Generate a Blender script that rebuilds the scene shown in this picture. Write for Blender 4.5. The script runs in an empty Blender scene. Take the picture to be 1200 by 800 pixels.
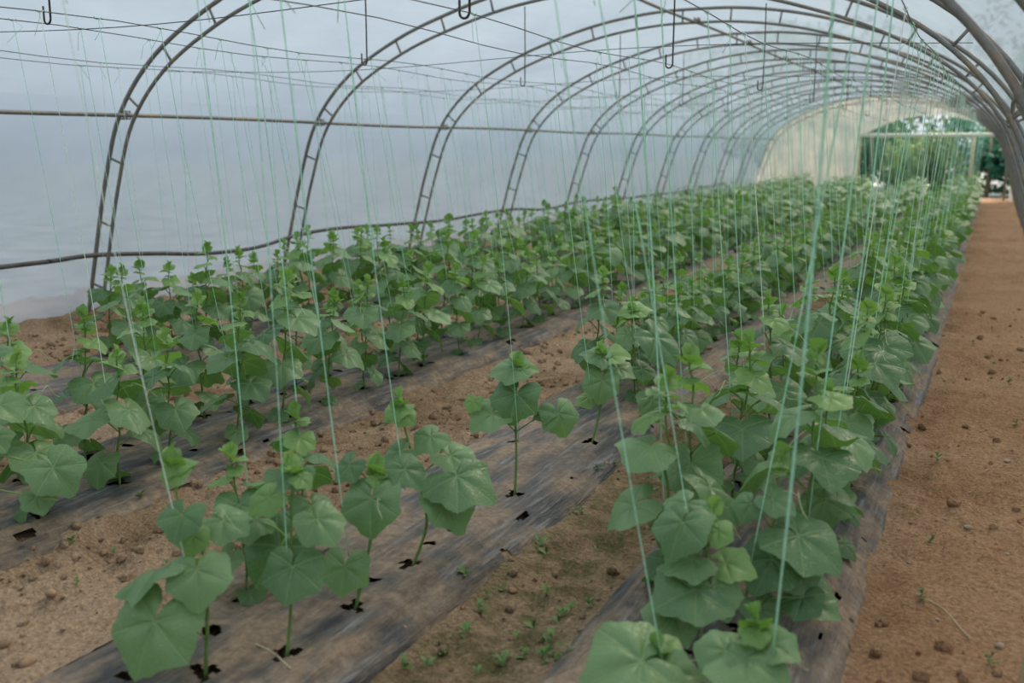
import bpy, math, random
import numpy as np
from mathutils import Vector, Matrix

sc = bpy.context.scene
COL = sc.collection
PI = math.pi
R = math.radians

# ------------------------------------------------------------------ camera
H = 1.5                        # eye height
F = 1167.0                     # focal length in pixels of the 1200 x 800 frame
VPX, VPY = 1168.0, 173.0       # where the tunnel's length vanishes
PITCH = math.atan((400 - VPY) / F)
YAW = math.atan((VPX - 600) * math.cos(PITCH) / F)
FW = np.array([-math.sin(YAW) * math.cos(PITCH), math.cos(YAW) * math.cos(PITCH), -math.sin(PITCH)])
RT = np.array([math.cos(YAW), math.sin(YAW), 0.0])
UP = np.cross(RT, FW)
CAM = np.array([0.0, 0.0, H])
cam = bpy.data.cameras.new('camera')
cam.sensor_width = 36.0
cam.lens = F / 1200 * 36
cam.dof.use_dof = True
cam.dof.focus_distance = 4.6
cam.dof.aperture_fstop = 2.0
cam.clip_end = 500
camo = bpy.data.objects.new('camera', cam)
COL.objects.link(camo)
camo.matrix_world = Matrix(((RT[0], UP[0], -FW[0], 0), (RT[1], UP[1], -FW[1], 0), (RT[2], UP[2], -FW[2], H), (0, 0, 0, 1)))
sc.camera = camo

# ------------------------------------------------------------------ sky, sun, exposure
world = bpy.data.worlds.new('overcast_sky')
sc.world = world
world.use_nodes = True
bg = world.node_tree.nodes['Background']
bg.inputs['Color'].default_value = (0.82, 0.91, 1.0, 1)
# overcast sky: brighter towards the zenith all round
_wn, _wl = world.node_tree.nodes, world.node_tree.links
_tc = _wn.new('ShaderNodeTexCoord'); _sx = _wn.new('ShaderNodeSeparateXYZ'); _mr = _wn.new('ShaderNodeMapRange')
_wl.new(_tc.outputs['Generated'], _sx.inputs[0]); _wl.new(_sx.outputs[2], _mr.inputs[0])
_mr.inputs[1].default_value = 0.0; _mr.inputs[2].default_value = 1.0
_mr.inputs[3].default_value = 0.62; _mr.inputs[4].default_value = 1.9
_wl.new(_mr.outputs[0], bg.inputs['Strength'])
sun = bpy.data.lights.new('sun', 'SUN')
sun.energy = 4.2
sun.color = (1.0, 0.86, 0.66)
sun.angle = R(22)
suno = bpy.data.objects.new('sun', sun)
COL.objects.link(suno)
sd = Vector((-0.20, -0.69, -0.70)).normalized()     # light travels this way: from beyond the far end
suno.rotation_euler = sd.to_track_quat('-Z', 'Y').to_euler()
suno.location = (2, 40, 30)
vs = sc.view_settings
vs.view_transform = 'Standard'
vs.look = 'None'
vs.exposure = 0.66
vs.gamma = 1.0
vs.use_curve_mapping = False
sc.cycles.max_bounces = 10
sc.cycles.diffuse_bounces = 5
sc.cycles.transparent_max_bounces = 12

# ------------------------------------------------------------------ pixel helpers
def ray(x, y):
    return FW * F + RT * (x - 600) + UP * (400 - y)
def on_ground(x, y, z=0.0):
    d = ray(x, y)
    return CAM + d * ((z - H) / d[2])
def at_depth(x, y, depth):
    return CAM + ray(x, y) * (depth / F)
def at_x(x, y, X):
    d = ray(x, y)
    return CAM + d * (X / d[0])
def depth_of(p):
    return float((np.asarray(p) - CAM) @ FW)

# ------------------------------------------------------------------ noise
def _hash(ix, iy, seed):
    h = (ix.astype(np.int64) * 374761393 + iy.astype(np.int64) * 668265263 + seed * 1442695041) & 0x7fffffff
    h = ((h ^ (h >> 13)) * 1274126177) & 0x7fffffff
    h = h ^ (h >> 16)
    return (h & 0xffff) / 65535.0
def vnoise(x, y, seed=0):
    x = np.asarray(x, float); y = np.asarray(y, float)
    ix = np.floor(x); iy = np.floor(y)
    fx = x - ix; fy = y - iy
    fx = fx * fx * (3 - 2 * fx); fy = fy * fy * (3 - 2 * fy)
    a = _hash(ix, iy, seed); b = _hash(ix + 1, iy, seed)
    c = _hash(ix, iy + 1, seed); d = _hash(ix + 1, iy + 1, seed)
    return (a * (1 - fx) + b * fx) * (1 - fy) + (c * (1 - fx) + d * fx) * fy - 0.5
def fbm(x, y, octs=4, seed=0):
    s = 0; a = 1.0
    for o in range(octs):
        s = s + a * vnoise(x * 2 ** o, y * 2 ** o, seed + o * 17)
        a *= 0.5
    return s

# ------------------------------------------------------------------ mesh helpers
def mesh_arrays(name, verts, faces, mats=(), smooth=True, midx=None, uvs=None):
    me = bpy.data.meshes.new(name)
    verts = np.asarray(verts, np.float32)
    if isinstance(faces, np.ndarray):
        k = faces.shape[1]; n = len(faces)
        me.vertices.add(len(verts)); me.vertices.foreach_set('co', verts.ravel())
        me.loops.add(n * k); me.loops.foreach_set('vertex_index', faces.ravel().astype(np.int32))
        me.polygons.add(n)
        me.polygons.foreach_set('loop_start', np.arange(0, n * k, k, dtype=np.int32))
        me.update(calc_edges=True)
    else:
        me.from_pydata([tuple(map(float, v)) for v in verts], [], faces)
        me.update()
    for m in mats:
        me.materials.append(m)
    if midx is not None:
        me.polygons.foreach_set('material_index', np.asarray(midx, np.int32))
    if uvs is not None:
        lay = me.uv_layers.new(name='UVMap')
        li = np.empty(len(me.loops), np.int32)
        me.loops.foreach_get('vertex_index', li)
        lay.data.foreach_set('uv', np.asarray(uvs, np.float32)[li].ravel())
    if smooth:
        me.polygons.foreach_set('use_smooth', np.ones(len(me.polygons), bool))
    me.validate()
    return me

def link(name, data=None, parent=None):
    o = bpy.data.objects.new(name, data)
    COL.objects.link(o)
    if parent is not None:
        o.parent = parent
    return o

def tag(o, label=None, cat=None, group=None, kind=None):
    if label: o['label'] = label
    if cat: o['category'] = cat
    if group: o['group'] = group
    if kind: o['kind'] = kind
    return o

class MB:
    """collects verts / faces / material indices / uvs"""
    def __init__(s):
        s.v = []; s.f = []; s.m = []; s.uv = []
    def add(s, v, f, mi=0, uv=None):
        b = len(s.v)
        s.v.extend([tuple(map(float, p)) for p in v])
        s.f.extend([tuple(i + b for i in q) for q in f])
        s.m.extend([mi] * len(f))
        s.uv.extend(uv if uv is not None else [(0.0, 0.0)] * len(v))
    def tube(s, pts, rad, n=6, mi=0, cap=True):
        pts = [np.asarray(p, float) for p in pts]
        m = len(pts)
        rs = rad if hasattr(rad, '__len__') else [rad] * m
        prev = None; V = []; Fc = []
        for i in range(m):
            t = pts[min(i + 1, m - 1)] - pts[max(i - 1, 0)]
            t = t / (np.linalg.norm(t) + 1e-12)
            if prev is None:
                a = np.array([0, 0, 1.0]) if abs(t[2]) < 0.9 else np.array([1.0, 0, 0])
                u = np.cross(t, a)
            else:
                u = prev - t * (prev @ t)
            u /= np.linalg.norm(u) + 1e-12
            prev = u; w = np.cross(t, u)
            for k in range(n):
                an = 2 * PI * k / n
                V.append(pts[i] + rs[i] * (math.cos(an) * u + math.sin(an) * w))
        for i in range(m - 1):
            for k in range(n):
                k2 = (k + 1) % n
                Fc.append((i * n + k, i * n + k2, (i + 1) * n + k2, (i + 1) * n + k))
        if cap:
            Fc.append(tuple(range(n - 1, -1, -1)))
            Fc.append(tuple((m - 1) * n + k for k in range(n)))
        s.add(V, Fc, mi)
    def mesh(s, name, mats, smooth=True):
        return mesh_arrays(name, s.v, s.f, mats, smooth, s.m, s.uv)
    def build(s, name, mats, parent=None, smooth=True):
        return link(name, s.mesh(name, mats, smooth), parent)

def catmull(pts, n):
    pts = [np.asarray(p, float) for p in pts]
    P = [2 * pts[0] - pts[1]] + pts + [2 * pts[-1] - pts[-2]]
    out = []
    for i in range(1, len(P) - 2):
        for k in range(n):
            t = k / n
            out.append(0.5 * ((2 * P[i]) + (-P[i - 1] + P[i + 1]) * t + (2 * P[i - 1] - 5 * P[i] + 4 * P[i + 1] - P[i + 2]) * t * t
                              + (-P[i - 1] + 3 * P[i] - 3 * P[i + 1] + P[i + 2]) * t ** 3))
    out.append(pts[-1])
    return out

# ------------------------------------------------------------------ materials
def new_mat(name):
    m = bpy.data.materials.new(name)
    m.use_nodes = True
    nt = m.node_tree
    nt.nodes.clear()
    out = nt.nodes.new('ShaderNodeOutputMaterial')
    return m, nt, out
def nd(nt, t, **kw):
    n = nt.nodes.new(t)
    for k, v in kw.items():
        if hasattr(n, k): setattr(n, k, v)
        else: n.inputs[k].default_value = v
    return n
def noise(nt, vec, scale, detail=4, rough=0.55):
    n = nd(nt, 'ShaderNodeTexNoise', Scale=scale, Detail=detail, Roughness=rough)
    if vec is not None: nt.links.new(vec, n.inputs['Vector'])
    return n.outputs['Fac']
def ramp(nt, fac, stops):
    r = nd(nt, 'ShaderNodeValToRGB')
    e = r.color_ramp.elements
    while len(e) < len(stops): e.new(0.5)
    for i, (p, c) in enumerate(stops):
        e[i].position = p; e[i].color = (*c, 1)
    nt.links.new(fac, r.inputs['Fac'])
    return r.outputs['Color']
def mixc(nt, fac, a, b, mode='MIX'):
    m = nd(nt, 'ShaderNodeMix', data_type='RGBA', blend_type=mode)
    if hasattr(fac, 'node'): nt.links.new(fac, m.inputs[0])
    else: m.inputs[0].default_value = fac
    for s, i in ((a, 6), (b, 7)):
        if hasattr(s, 'node'): nt.links.new(s, m.inputs[i])
        else: m.inputs[i].default_value = (*s, 1)
    return m.outputs[2]
def math2(nt, op, a, b=None, c=None):
    m = nd(nt, 'ShaderNodeMath', operation=op)
    for i, s in enumerate((a, b, c)):
        if s is None: continue
        if hasattr(s, 'node'): nt.links.new(s, m.inputs[i])
        else: m.inputs[i].default_value = s
    return m.outputs[0]
def mapping(nt, vec, scale=(1, 1, 1), rot=(0, 0, 0)):
    mp = nd(nt, 'ShaderNodeMapping')
    mp.inputs['Scale'].default_value = scale
    mp.inputs['Rotation'].default_value = rot
    nt.links.new(vec, mp.inputs['Vector'])
    return mp.outputs[0]
def bump(nt, h, strength, dist):
    b = nd(nt, 'ShaderNodeBump', Strength=strength, Distance=dist)
    nt.links.new(h, b.inputs['Height'])
    return b.outputs['Normal']

def mat_soil():
    m, nt, out = new_mat('soil')
    L = nt.links.new
    pos = nd(nt, 'ShaderNodeNewGeometry').outputs['Position']
    sx = nd(nt, 'ShaderNodeSeparateXYZ'); L(pos, sx.inputs[0])
    big = noise(nt, pos, 0.9, 3)
    mid = noise(nt, pos, 6, 5, 0.6)
    fine = noise(nt, pos, 60, 4, 0.7)
    base = ramp(nt, mid, [(0.30, (0.175, 0.106, 0.058)), (0.5, (0.315, 0.200, 0.117)), (0.72, (0.47, 0.325, 0.205))])
    sandy = mixc(nt, math2(nt, 'MULTIPLY', ramp(nt, big, [(0.42, (0, 0, 0)), (0.60, (1, 1, 1))]), 0.75), base, (0.55, 0.385, 0.25))
    # the bare path is a redder, more orange soil
    pathm = nd(nt, 'ShaderNodeMapRange'); L(sx.outputs[0], pathm.inputs[0])
    pathm.inputs[1].default_value = -0.5; pathm.inputs[2].default_value = -0.1
    red = mixc(nt, math2(nt, 'MULTIPLY', pathm.outputs[0], 0.62), sandy, (0.50, 0.264, 0.134))
    # damp mossy furrow between the two beds nearest the path
    d = math2(nt, 'ABSOLUTE', math2(nt, 'ADD', sx.outputs[0], 1.30))
    fm = nd(nt, 'ShaderNodeMapRange'); L(d, fm.inputs[0])
    fm.inputs[1].default_value = 0.32; fm.inputs[2].default_value = 0.10
    mossn = ramp(nt, noise(nt, pos, 7, 5, 0.65), [(0.40, (0, 0, 0)), (0.60, (1, 1, 1))])
    damp = mixc(nt, math2(nt, 'MULTIPLY', fm.outputs[0], 0.38), red, (0.19, 0.125, 0.066))
    moss = mixc(nt, math2(nt, 'MULTIPLY', math2(nt, 'MULTIPLY', fm.outputs[0], mossn), 0.75), damp, (0.10, 0.105, 0.035))
    spk = mixc(nt, math2(nt, 'MULTIPLY', ramp(nt, noise(nt, pos, 95, 2, 0.5), [(0.66, (0, 0, 0)), (0.72, (1, 1, 1))]), 0.35), moss, (0.55, 0.43, 0.32))
    col = mixc(nt, 0.75, spk, ramp(nt, fine, [(0.30, (0.40, 0.38, 0.36)), (0.70, (1.45, 1.45, 1.45))]), 'MULTIPLY')
    p = nd(nt, 'ShaderNodeBsdfPrincipled', Roughness=0.95)
    p.inputs['Specular IOR Level'].default_value = 0.15
    L(col, p.inputs['Base Color'])
    hh = math2(nt, 'ADD', fine, math2(nt, 'MULTIPLY', mid, 1.5))
    L(bump(nt, hh, 1.0, 0.03), p.inputs['Normal'])
    L(p.outputs[0], out.inputs[0])
    return m

def mat_mulch():
    m, nt, out = new_mat('mulch_plastic')
    L = nt.links.new
    pos = nd(nt, 'ShaderNodeNewGeometry').outputs['Position']
    st = mapping(nt, pos, (1, 0.10, 1), (0, 0, R(3)))
    streak = noise(nt, st, 32, 6, 0.72)
    streak2 = noise(nt, mapping(nt, pos, (1, 0.22, 1)), 9, 4, 0.6)
    dirt = noise(nt, pos, 3.1, 5, 0.62)
    plast = ramp(nt, streak, [(0.30, (0.016, 0.016, 0.018)), (0.52, (0.078, 0.075, 0.074)), (0.70, (0.29, 0.275, 0.26))])
    dcol = ramp(nt, noise(nt, pos, 30, 4, 0.7), [(0.3, (0.20, 0.135, 0.088)), (0.7, (0.44, 0.325, 0.225))])
    dm = math2(nt, 'ADD', math2(nt, 'MULTIPLY', dirt, 0.55), math2(nt, 'MULTIPLY', streak2, 0.6))
    dmask = ramp(nt, dm, [(0.49, (0, 0, 0)), (0.66, (0.92, 0.92, 0.92))])
    col = mixc(nt, dmask, plast, dcol)
    p = nd(nt, 'ShaderNodeBsdfPrincipled')
    p.inputs['Specular IOR Level'].default_value = 0.32
    L(col, p.inputs['Base Color'])
    rg = ramp(nt, dmask, [(0, (0.42, 0.42, 0.42)), (1, (0.9, 0.9, 0.9))])
    L(rg, p.inputs['Roughness'])
    L(bump(nt, math2(nt, 'ADD', streak, math2(nt, 'MULTIPLY', dirt, 0.6)), 1.0, 0.022), p.inputs['Normal'])
    L(p.outputs[0], out.inputs[0])
    return m

def mat_film(name='greenhouse_film', tint=((0.190, 0.234, 0.275), (0.250, 0.298, 0.338)), clear=0.17):
    m, nt, out = new_mat(name)
    L = nt.links.new
    pos = nd(nt, 'ShaderNodeNewGeometry').outputs['Position']
    n1 = noise(nt, mapping(nt, pos, (1, 0.35, 1)), 1.6, 4, 0.6)
    n2 = noise(nt, mapping(nt, pos, (6, 0.5, 6)), 3.0, 3, 0.6)
    col = ramp(nt, n1, [(0.3, tint[0]), (0.7, tint[1])])
    tr = nd(nt, 'ShaderNodeBsdfTranslucent'); L(col, tr.inputs['Color'])
    df = nd(nt, 'ShaderNodeBsdfDiffuse'); L(col, df.inputs['Color'])
    nb = bump(nt, n2, 0.25, 0.02)
    mx = nd(nt, 'ShaderNodeMixShader'); mx.inputs[0].default_value = 0.30
    L(tr.outputs[0], mx.inputs[1]); L(df.outputs[0], mx.inputs[2])
    tp = nd(nt, 'ShaderNodeBsdfTransparent')
    mx2 = nd(nt, 'ShaderNodeMixShader'); mx2.inputs[0].default_value = clear
    L(mx.outputs[0], mx2.inputs[1]); L(tp.outputs[0], mx2.inputs[2])
    gl = nd(nt, 'ShaderNodeBsdfGlossy', Roughness=0.28); L(nb, gl.inputs['Normal'])
    lw = nd(nt, 'ShaderNodeLayerWeight', Blend=0.5)
    fr = math2(nt, 'ADD', math2(nt, 'MULTIPLY', math2(nt, 'POWER', lw.outputs['Facing'], 3.0), 0.22), 0.02)
    mx3 = nd(nt, 'ShaderNodeMixShader'); L(fr, mx3.inputs[0])
    L(mx2.outputs[0], mx3.inputs[1]); L(gl.outputs[0], mx3.inputs[2])
    L(mx3.outputs[0], out.inputs[0])
    return m

def mat_leaf(name, dark, light, vein, trans, hue=0.02):
    m, nt, out = new_mat(name)
    L = nt.links.new
    uv = nd(nt, 'ShaderNodeTexCoord').outputs['UV']
    sp = nd(nt, 'ShaderNodeSeparateXYZ'); L(uv, sp.inputs[0])
    u, v = sp.outputs[0], sp.outputs[1]
    best = None
    for a in (0, 60, -60, 122, -122):
        ca, sa = math.cos(R(a)), math.sin(R(a))
        al = math2(nt, 'ADD', math2(nt, 'MULTIPLY', u, ca), math2(nt, 'MULTIPLY', v, sa))
        ac = math2(nt, 'ABSOLUTE', math2(nt, 'SUBTRACT', math2(nt, 'MULTIPLY', v, ca), math2(nt, 'MULTIPLY', u, sa)))
        # width shrinks outward; wrong side is pushed away
        dd = math2(nt, 'ADD', math2(nt, 'ADD', ac, math2(nt, 'MULTIPLY', al, 0.012)),
                   math2(nt, 'MULTIPLY', math2(nt, 'LESS_THAN', al, 0.0), 1.0))
        best = dd if best is None else math2(nt, 'MINIMUM', best, dd)
    vm = nd(nt, 'ShaderNodeMapRange'); L(best, vm.inputs[0])
    vm.inputs[1].default_value = 0.022; vm.inputs[2].default_value = 0.006
    # finer net of side veins
    vor = nd(nt, 'ShaderNodeTexVoronoi', feature='DISTANCE_TO_EDGE', Scale=13.0); L(uv, vor.inputs['Vector'])
    net = nd(nt, 'ShaderNodeMapRange'); L(vor.outputs['Distance'], net.inputs[0])
    net.inputs[1].default_value = 0.07; net.inputs[2].default_value = 0.0
    info = nd(nt, 'ShaderNodeObjectInfo')
    pos = nd(nt, 'ShaderNodeNewGeometry').outputs['Position']
    nz = noise(nt, pos, 7, 3)
    t = math2(nt, 'ADD', math2(nt, 'MULTIPLY', info.outputs['Random'], 0.6), math2(nt, 'MULTIPLY', nz, 0.4))
    col = ramp(nt, t, [(0.15, dark), (0.85, light)])
    col = mixc(nt, math2(nt, 'MULTIPLY', net.outputs[0], 0.16), col, vein)
    col = mixc(nt, math2(nt, 'MULTIPLY', vm.outputs[0], 0.45), col, vein)
    p = nd(nt, 'ShaderNodeBsdfPrincipled', Roughness=0.42)
    p.inputs['Specular IOR Level'].default_value = 0.62
    L(col, p.inputs['Base Color'])
    hgt = math2(nt, 'ADD', math2(nt, 'MULTIPLY', vm.outputs[0], -0.9), math2(nt, 'MULTIPLY', net.outputs[0], -0.5))
    L(bump(nt, hgt, 0.55, 0.004), p.inputs['Normal'])
    tl = nd(nt, 'ShaderNodeBsdfTranslucent')
    tc = mixc(nt, 1.0, col, (1.1, 1.35, 0.55), 'MULTIPLY')
    L(tc, tl.inputs['Color'])
    mx = nd(nt, 'ShaderNodeMixShader'); mx.inputs[0].default_value = trans
    L(p.outputs[0], mx.inputs[1]); L(tl.outputs[0], mx.inputs[2])
    L(mx.outputs[0], out.inputs[0])
    return m

def mat_plain(name, col, rough=0.6, metal=0.0, var=0.25, scale=20, spec=0.4, trans=0.0):
    m, nt, out = new_mat(name)
    L = nt.links.new
    pos = nd(nt, 'ShaderNodeNewGeometry').outputs['Position']
    n = noise(nt, pos, scale, 4, 0.6)
    c = ramp(nt, n, [(0.3, tuple(x * (1 - var) for x in col)), (0.7, tuple(min(1, x * (1 + var)) for x in col))])
    p = nd(nt, 'ShaderNodeBsdfPrincipled', Roughness=rough, Metallic=metal)
    p.inputs['Specular IOR Level'].default_value = spec
    L(c, p.inputs['Base Color'])
    if trans:
        tl = nd(nt, 'ShaderNodeBsdfTranslucent'); L(c, tl.inputs['Color'])
        mx = nd(nt, 'ShaderNodeMixShader'); mx.inputs[0].default_value = trans
        L(p.outputs[0], mx.inputs[1]); L(tl.outputs[0], mx.inputs[2])
        L(mx.outputs[0], out.inputs[0])
    else:
        L(p.outputs[0], out.inputs[0])
    return m

def mat_tube():
    m, nt, out = new_mat('steel_tube')
    L = nt.links.new
    pos = nd(nt, 'ShaderNodeNewGeometry').outputs['Position']
    n = noise(nt, pos, 5, 5, 0.65)
    n2 = noise(nt, pos, 45, 3, 0.6)
    c = ramp(nt, n, [(0.42, (0.20, 0.195, 0.185)), (0.58, (0.26, 0.225, 0.18)), (0.70, (0.40, 0.26, 0.15))])
    c = mixc(nt, 0.5, c, ramp(nt, n2, [(0.3, (0.6, 0.6, 0.6)), (0.7, (1.2, 1.2, 1.2))]), 'MULTIPLY')
    p = nd(nt, 'ShaderNodeBsdfPrincipled', Roughness=0.5, Metallic=0.15)
    L(c, p.inputs['Base Color'])
    L(p.outputs[0], out.inputs[0])
    return m

M = {}
M['soil'] = mat_soil()
M['mulch'] = mat_mulch()
M['film'] = mat_film()
M['gable_film'] = mat_film('sunlit_tint_film', ((0.22, 0.25, 0.262), (0.46, 0.435, 0.385)), 0.14)  # warm cream tint paints the sunlight on the far gable into its colour
M['leaf'] = mat_leaf('cucumber_leaf', (0.080, 0.180, 0.060), (0.215, 0.350, 0.138), (0.32, 0.45, 0.21), 0.28)
M['young'] = mat_leaf('young_leaf', (0.17, 0.31, 0.075), (0.27, 0.43, 0.135), (0.36, 0.48, 0.21), 0.32)
M['stem'] = mat_plain('stem_green', (0.15, 0.25, 0.06), 0.6, var=0.25, scale=30)
M['petiole'] = mat_plain('petiole_green', (0.22, 0.34, 0.10), 0.6, var=0.2, scale=30)
M['tendril'] = mat_plain('tendril_pale', (0.52, 0.60, 0.30), 0.6, var=0.1)
M['bud'] = mat_plain('flower_bud', (0.62, 0.62, 0.14), 0.6, var=0.15)
M['pale'] = mat_plain('pale_paint', (0.72, 0.69, 0.58), 0.6, var=0.1)
M['tube'] = mat_tube()
M['dark_tube'] = mat_plain('dark_pipe', (0.095, 0.088, 0.080), 0.6, var=0.35, scale=12)
M['wire'] = mat_plain('dark_wire', (0.08, 0.075, 0.07), 0.5, metal=0.5)
M['hook'] = mat_plain('hook_steel', (0.06, 0.045, 0.038), 0.5, metal=0.4, var=0.4)
M['twine'] = mat_plain('mint_twine', (0.55, 0.88, 0.66), 0.45, var=0.18, scale=90, trans=0.35)
M['white_twine'] = mat_plain('white_twine', (0.86, 0.95, 0.84), 0.45, var=0.08, scale=90, trans=0.35)
M['wood'] = mat_plain('pale_wood', (0.55, 0.42, 0.25), 0.7, var=0.2, scale=15)
M['straw'] = mat_plain('dry_straw', (0.50, 0.42, 0.27), 0.8, var=0.2)
M['stone'] = mat_plain('pebble', (0.40, 0.31, 0.22), 0.9, var=0.25, scale=30)
M['clod'] = mat_plain('clod_soil', (0.34, 0.215, 0.128), 0.95, var=0.4, scale=25, spec=0.15)
M['weed'] = mat_plain('weed_green', (0.13, 0.22, 0.06), 0.6, var=0.35, scale=40, trans=0.2)
M['grass'] = mat_plain('outer_ground', (0.24, 0.25, 0.235), 0.95, var=0.35, scale=1.5, spec=0.1)
M['bark'] = mat_plain('bark', (0.20, 0.14, 0.09), 0.9, var=0.3, scale=8)
M['foliage'] = [mat_plain('foliage_dark', (0.045, 0.115, 0.045), 0.6, var=0.5, scale=2.0, trans=0.3),
                mat_plain('foliage_olive', (0.16, 0.22, 0.055), 0.6, var=0.45, scale=2.0, trans=0.35),
                mat_plain('foliage_teal', (0.04, 0.16, 0.095), 0.6, var=0.45, scale=2.0, trans=0.3)]

# ------------------------------------------------------------------ layout
ORD = ['first', 'second', 'third', 'fourth', 'fifth', 'sixth', 'seventh', 'eighth', 'ninth', 'tenth', 'eleventh', 'twelfth', 'thirteenth', 'fourteenth', 'fifteenth', 'sixteenth']
def arch_ord(y):
    """the arch nearest to y, counted from the open far end"""
    return ORD[min(15, max(0, int(round((32.02 - y) / 2.6))))]
BEDW = ['path bed', 'second bed', 'third bed', 'wall bed']
AX = -3.1                                     # tunnel axis
Y_END = 32.02
ARCH_Y = [6.02 + 2.6 * k for k in range(-4, 11)]
# name, x0, x1, rows x, wires x, wire z, first plant y
BEDS = [
    dict(key='path', x0=-1.02, x1=-0.31, rows=(-0.45, -0.83), wires=(-0.33, -1.00), wz=2.00, y0=1.75, size=1.10, where='in the bed beside the bare path'),
    dict(key='next', x0=-2.27, x1=-1.53, rows=(-1.79, -2.05), wires=(-1.84, -2.22), wz=2.00, y0=1.9, size=0.95, where='in the second bed from the bare path'),
    dict(key='third', x0=-3.92, x1=-3.14, rows=(-3.30, -3.68), wires=(-3.62, -3.98), wz=2.06, y0=2.2, size=1.04, where='in the third bed from the bare path'),
    dict(key='wall', x0=-5.65, x1=-4.80, rows=(-5.00, -5.42), wires=(-5.18, -5.50), wz=2.06, y0=4.7, size=1.04, where='in the bed along the film wall'),
]
BED_H = 0.075
def wob(b, Y, side):
    return 0.035 * fbm(np.asarray(Y) * 0.9 + (11 if side else 0), b['x0'] * 7.0 + np.zeros_like(np.asarray(Y, float)), 3, 5)
def bed_profile(X, Y):
    """height of the raised beds, and how far inside a bed a point lies (0..1)"""
    z = np.zeros_like(X); ins = np.zeros_like(X)
    for b in BEDS:
        a = b['x0'] + wob(b, Y, 0); c = b['x1'] + wob(b, Y, 1)
        t = np.minimum(X - a, c - X)
        s = np.clip((t + 0.06) / 0.16, 0, 1)
        s = s * s * (3 - 2 * s)
        z = np.maximum(z, BED_H * s)
        ins = np.maximum(ins, np.clip(t / 0.05, 0, 1))
    return z, ins

# plants: position list first, because the planting holes are cut into the mulch
rng = random.Random(11)
PLANTS = []          # dict(bed, row, x, y, hero)
def hero_base(px, py):
    p = on_ground(px, py, BED_H)
    return float(p[0]), float(p[1])
HERO = []
def hero(bed, row, base, **kw):
    x, y = hero_base(*base)
    d = dict(bed=bed, row=row, x=x, y=y, hero=kw, base=base)
    HERO.append(d); PLANTS.append(d)

hero(1, 1, (240, 792), stem=[(243, 700), (236, 640), (212, 600), (203, 553)], leaves=[
    ((182, 728), (150, 798), .10, .16, 0), ((231, 668), (230, 720), .07, .15, 0), ((190, 667), (96, 701), .0, .02, 0, .62, (.0, .25)),
    ((214, 603), (198, 640), .06, .13, 0), ((262, 610), (300, 628), -.05, -.02, 0), ((206, 553), (192, 574), .03, .06, 1), ((212, 550), (233, 538), -.02, -.04, 1),
    ((226, 628), (222, 655), .02, .05, 1)], label='cucumber plant with one huge drooping lower leaf, first in the second bed')
hero(1, 0, (335, 770), stem=[(341, 710), (341, 633), (343, 560)], leaves=[
    ((343, 664), (332, 714), .07, .15, 0), ((372, 608), (398, 640), .03, .07, 0), ((315, 583), (288, 602), .03, .06, 1),
    ((300, 610), (265, 624), -.05, -.04, 0), ((347, 553), (322, 575), .0, .03, 0), ((352, 560), (368, 572), .03, .05, 1),
    ((330, 640), (290, 690), -.03, .0, 0)], label='cucumber plant with a broad flat face leaf beside a dry straw')
hero(1, 0, (414, 716), stem=[(433, 640), (437, 590), (441, 558)], leaves=[
    ((436, 584), (428, 634), .06, .12, 0), ((404, 664), (396, 704), .03, .07, 0), ((474, 550), (496, 577), .0, .03, 0),
    ((410, 545), (390, 566), .0, .02, 0), ((443, 560), (457, 573), .03, .05, 1), ((438, 553), (428, 545), -.01, -.02, 1)],
    label='cucumber plant with a hand-shaped leaf before its stem, at a film hole')
hero(1, 0, (480, 666), stem=[(500, 613), (490, 560), (474, 500), (468, 480)], leaves=[
    ((535, 558), (588, 583), .04, .08, 0), ((523, 590), (548, 628), .04, .09, 0), ((528, 534), (566, 548), -.02, -.01, 0),
    ((470, 482), (492, 497), .03, .05, 1), ((466, 480), (446, 492), .02, .04, 1), ((505, 512), (480, 530), .03, .06, 0),
    ((470, 530), (445, 545), .03, .05, 0)],
    label='tall cucumber plant leaning from a film hole, bare lower stem')
hero(1, 0, (603, 580), stem=[(605, 530), (603, 460), (606, 432)], leaves=[
    ((606, 462), (592, 500), .05, .10, 0), ((604, 432), (570, 438), .01, .02, 0), ((610, 432), (634, 427), .01, .01, 1),
    ((577, 486), (545, 503), .03, .06, 0), ((654, 484), (670, 524), .03, .07, 0, .66), ((640, 482), (622, 490), .02, .03, 0), ((555, 470), (548, 485), .02, .04, 1)],
    label='cucumber plant with flat top leaf and a dark leaf hanging right')
hero(1, 0, (692, 522), stem=[(705, 470), (703, 440), (705, 418)], leaves=[
    ((706, 446), (702, 478), .06, .10, 0), ((702, 418), (676, 409), .02, .0, 0), ((715, 418), (742, 412), .0, .02, 1), ((690, 465), (672, 475), .0, .03, 1),
    ((725, 432), (750, 440), -.02, .0, 0)], label='small cucumber plant with one rounded leaf before its stem')
hero(1, 0, (757, 492), stem=[(745, 440), (742, 400), (740, 372)], leaves=[
    ((764, 468), (776, 500), .05, .10, 0, .75), ((768, 396), (800, 428), .04, .08, 0), ((735, 392), (722, 408), .04, .06, 0), ((742, 366), (722, 365), .02, .04, 1),
    ((752, 432), (772, 442), .04, .07, 0), ((745, 362), (768, 360), .0, .0, 1)], label='cucumber plant with a low leaf hanging beside torn film')
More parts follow.
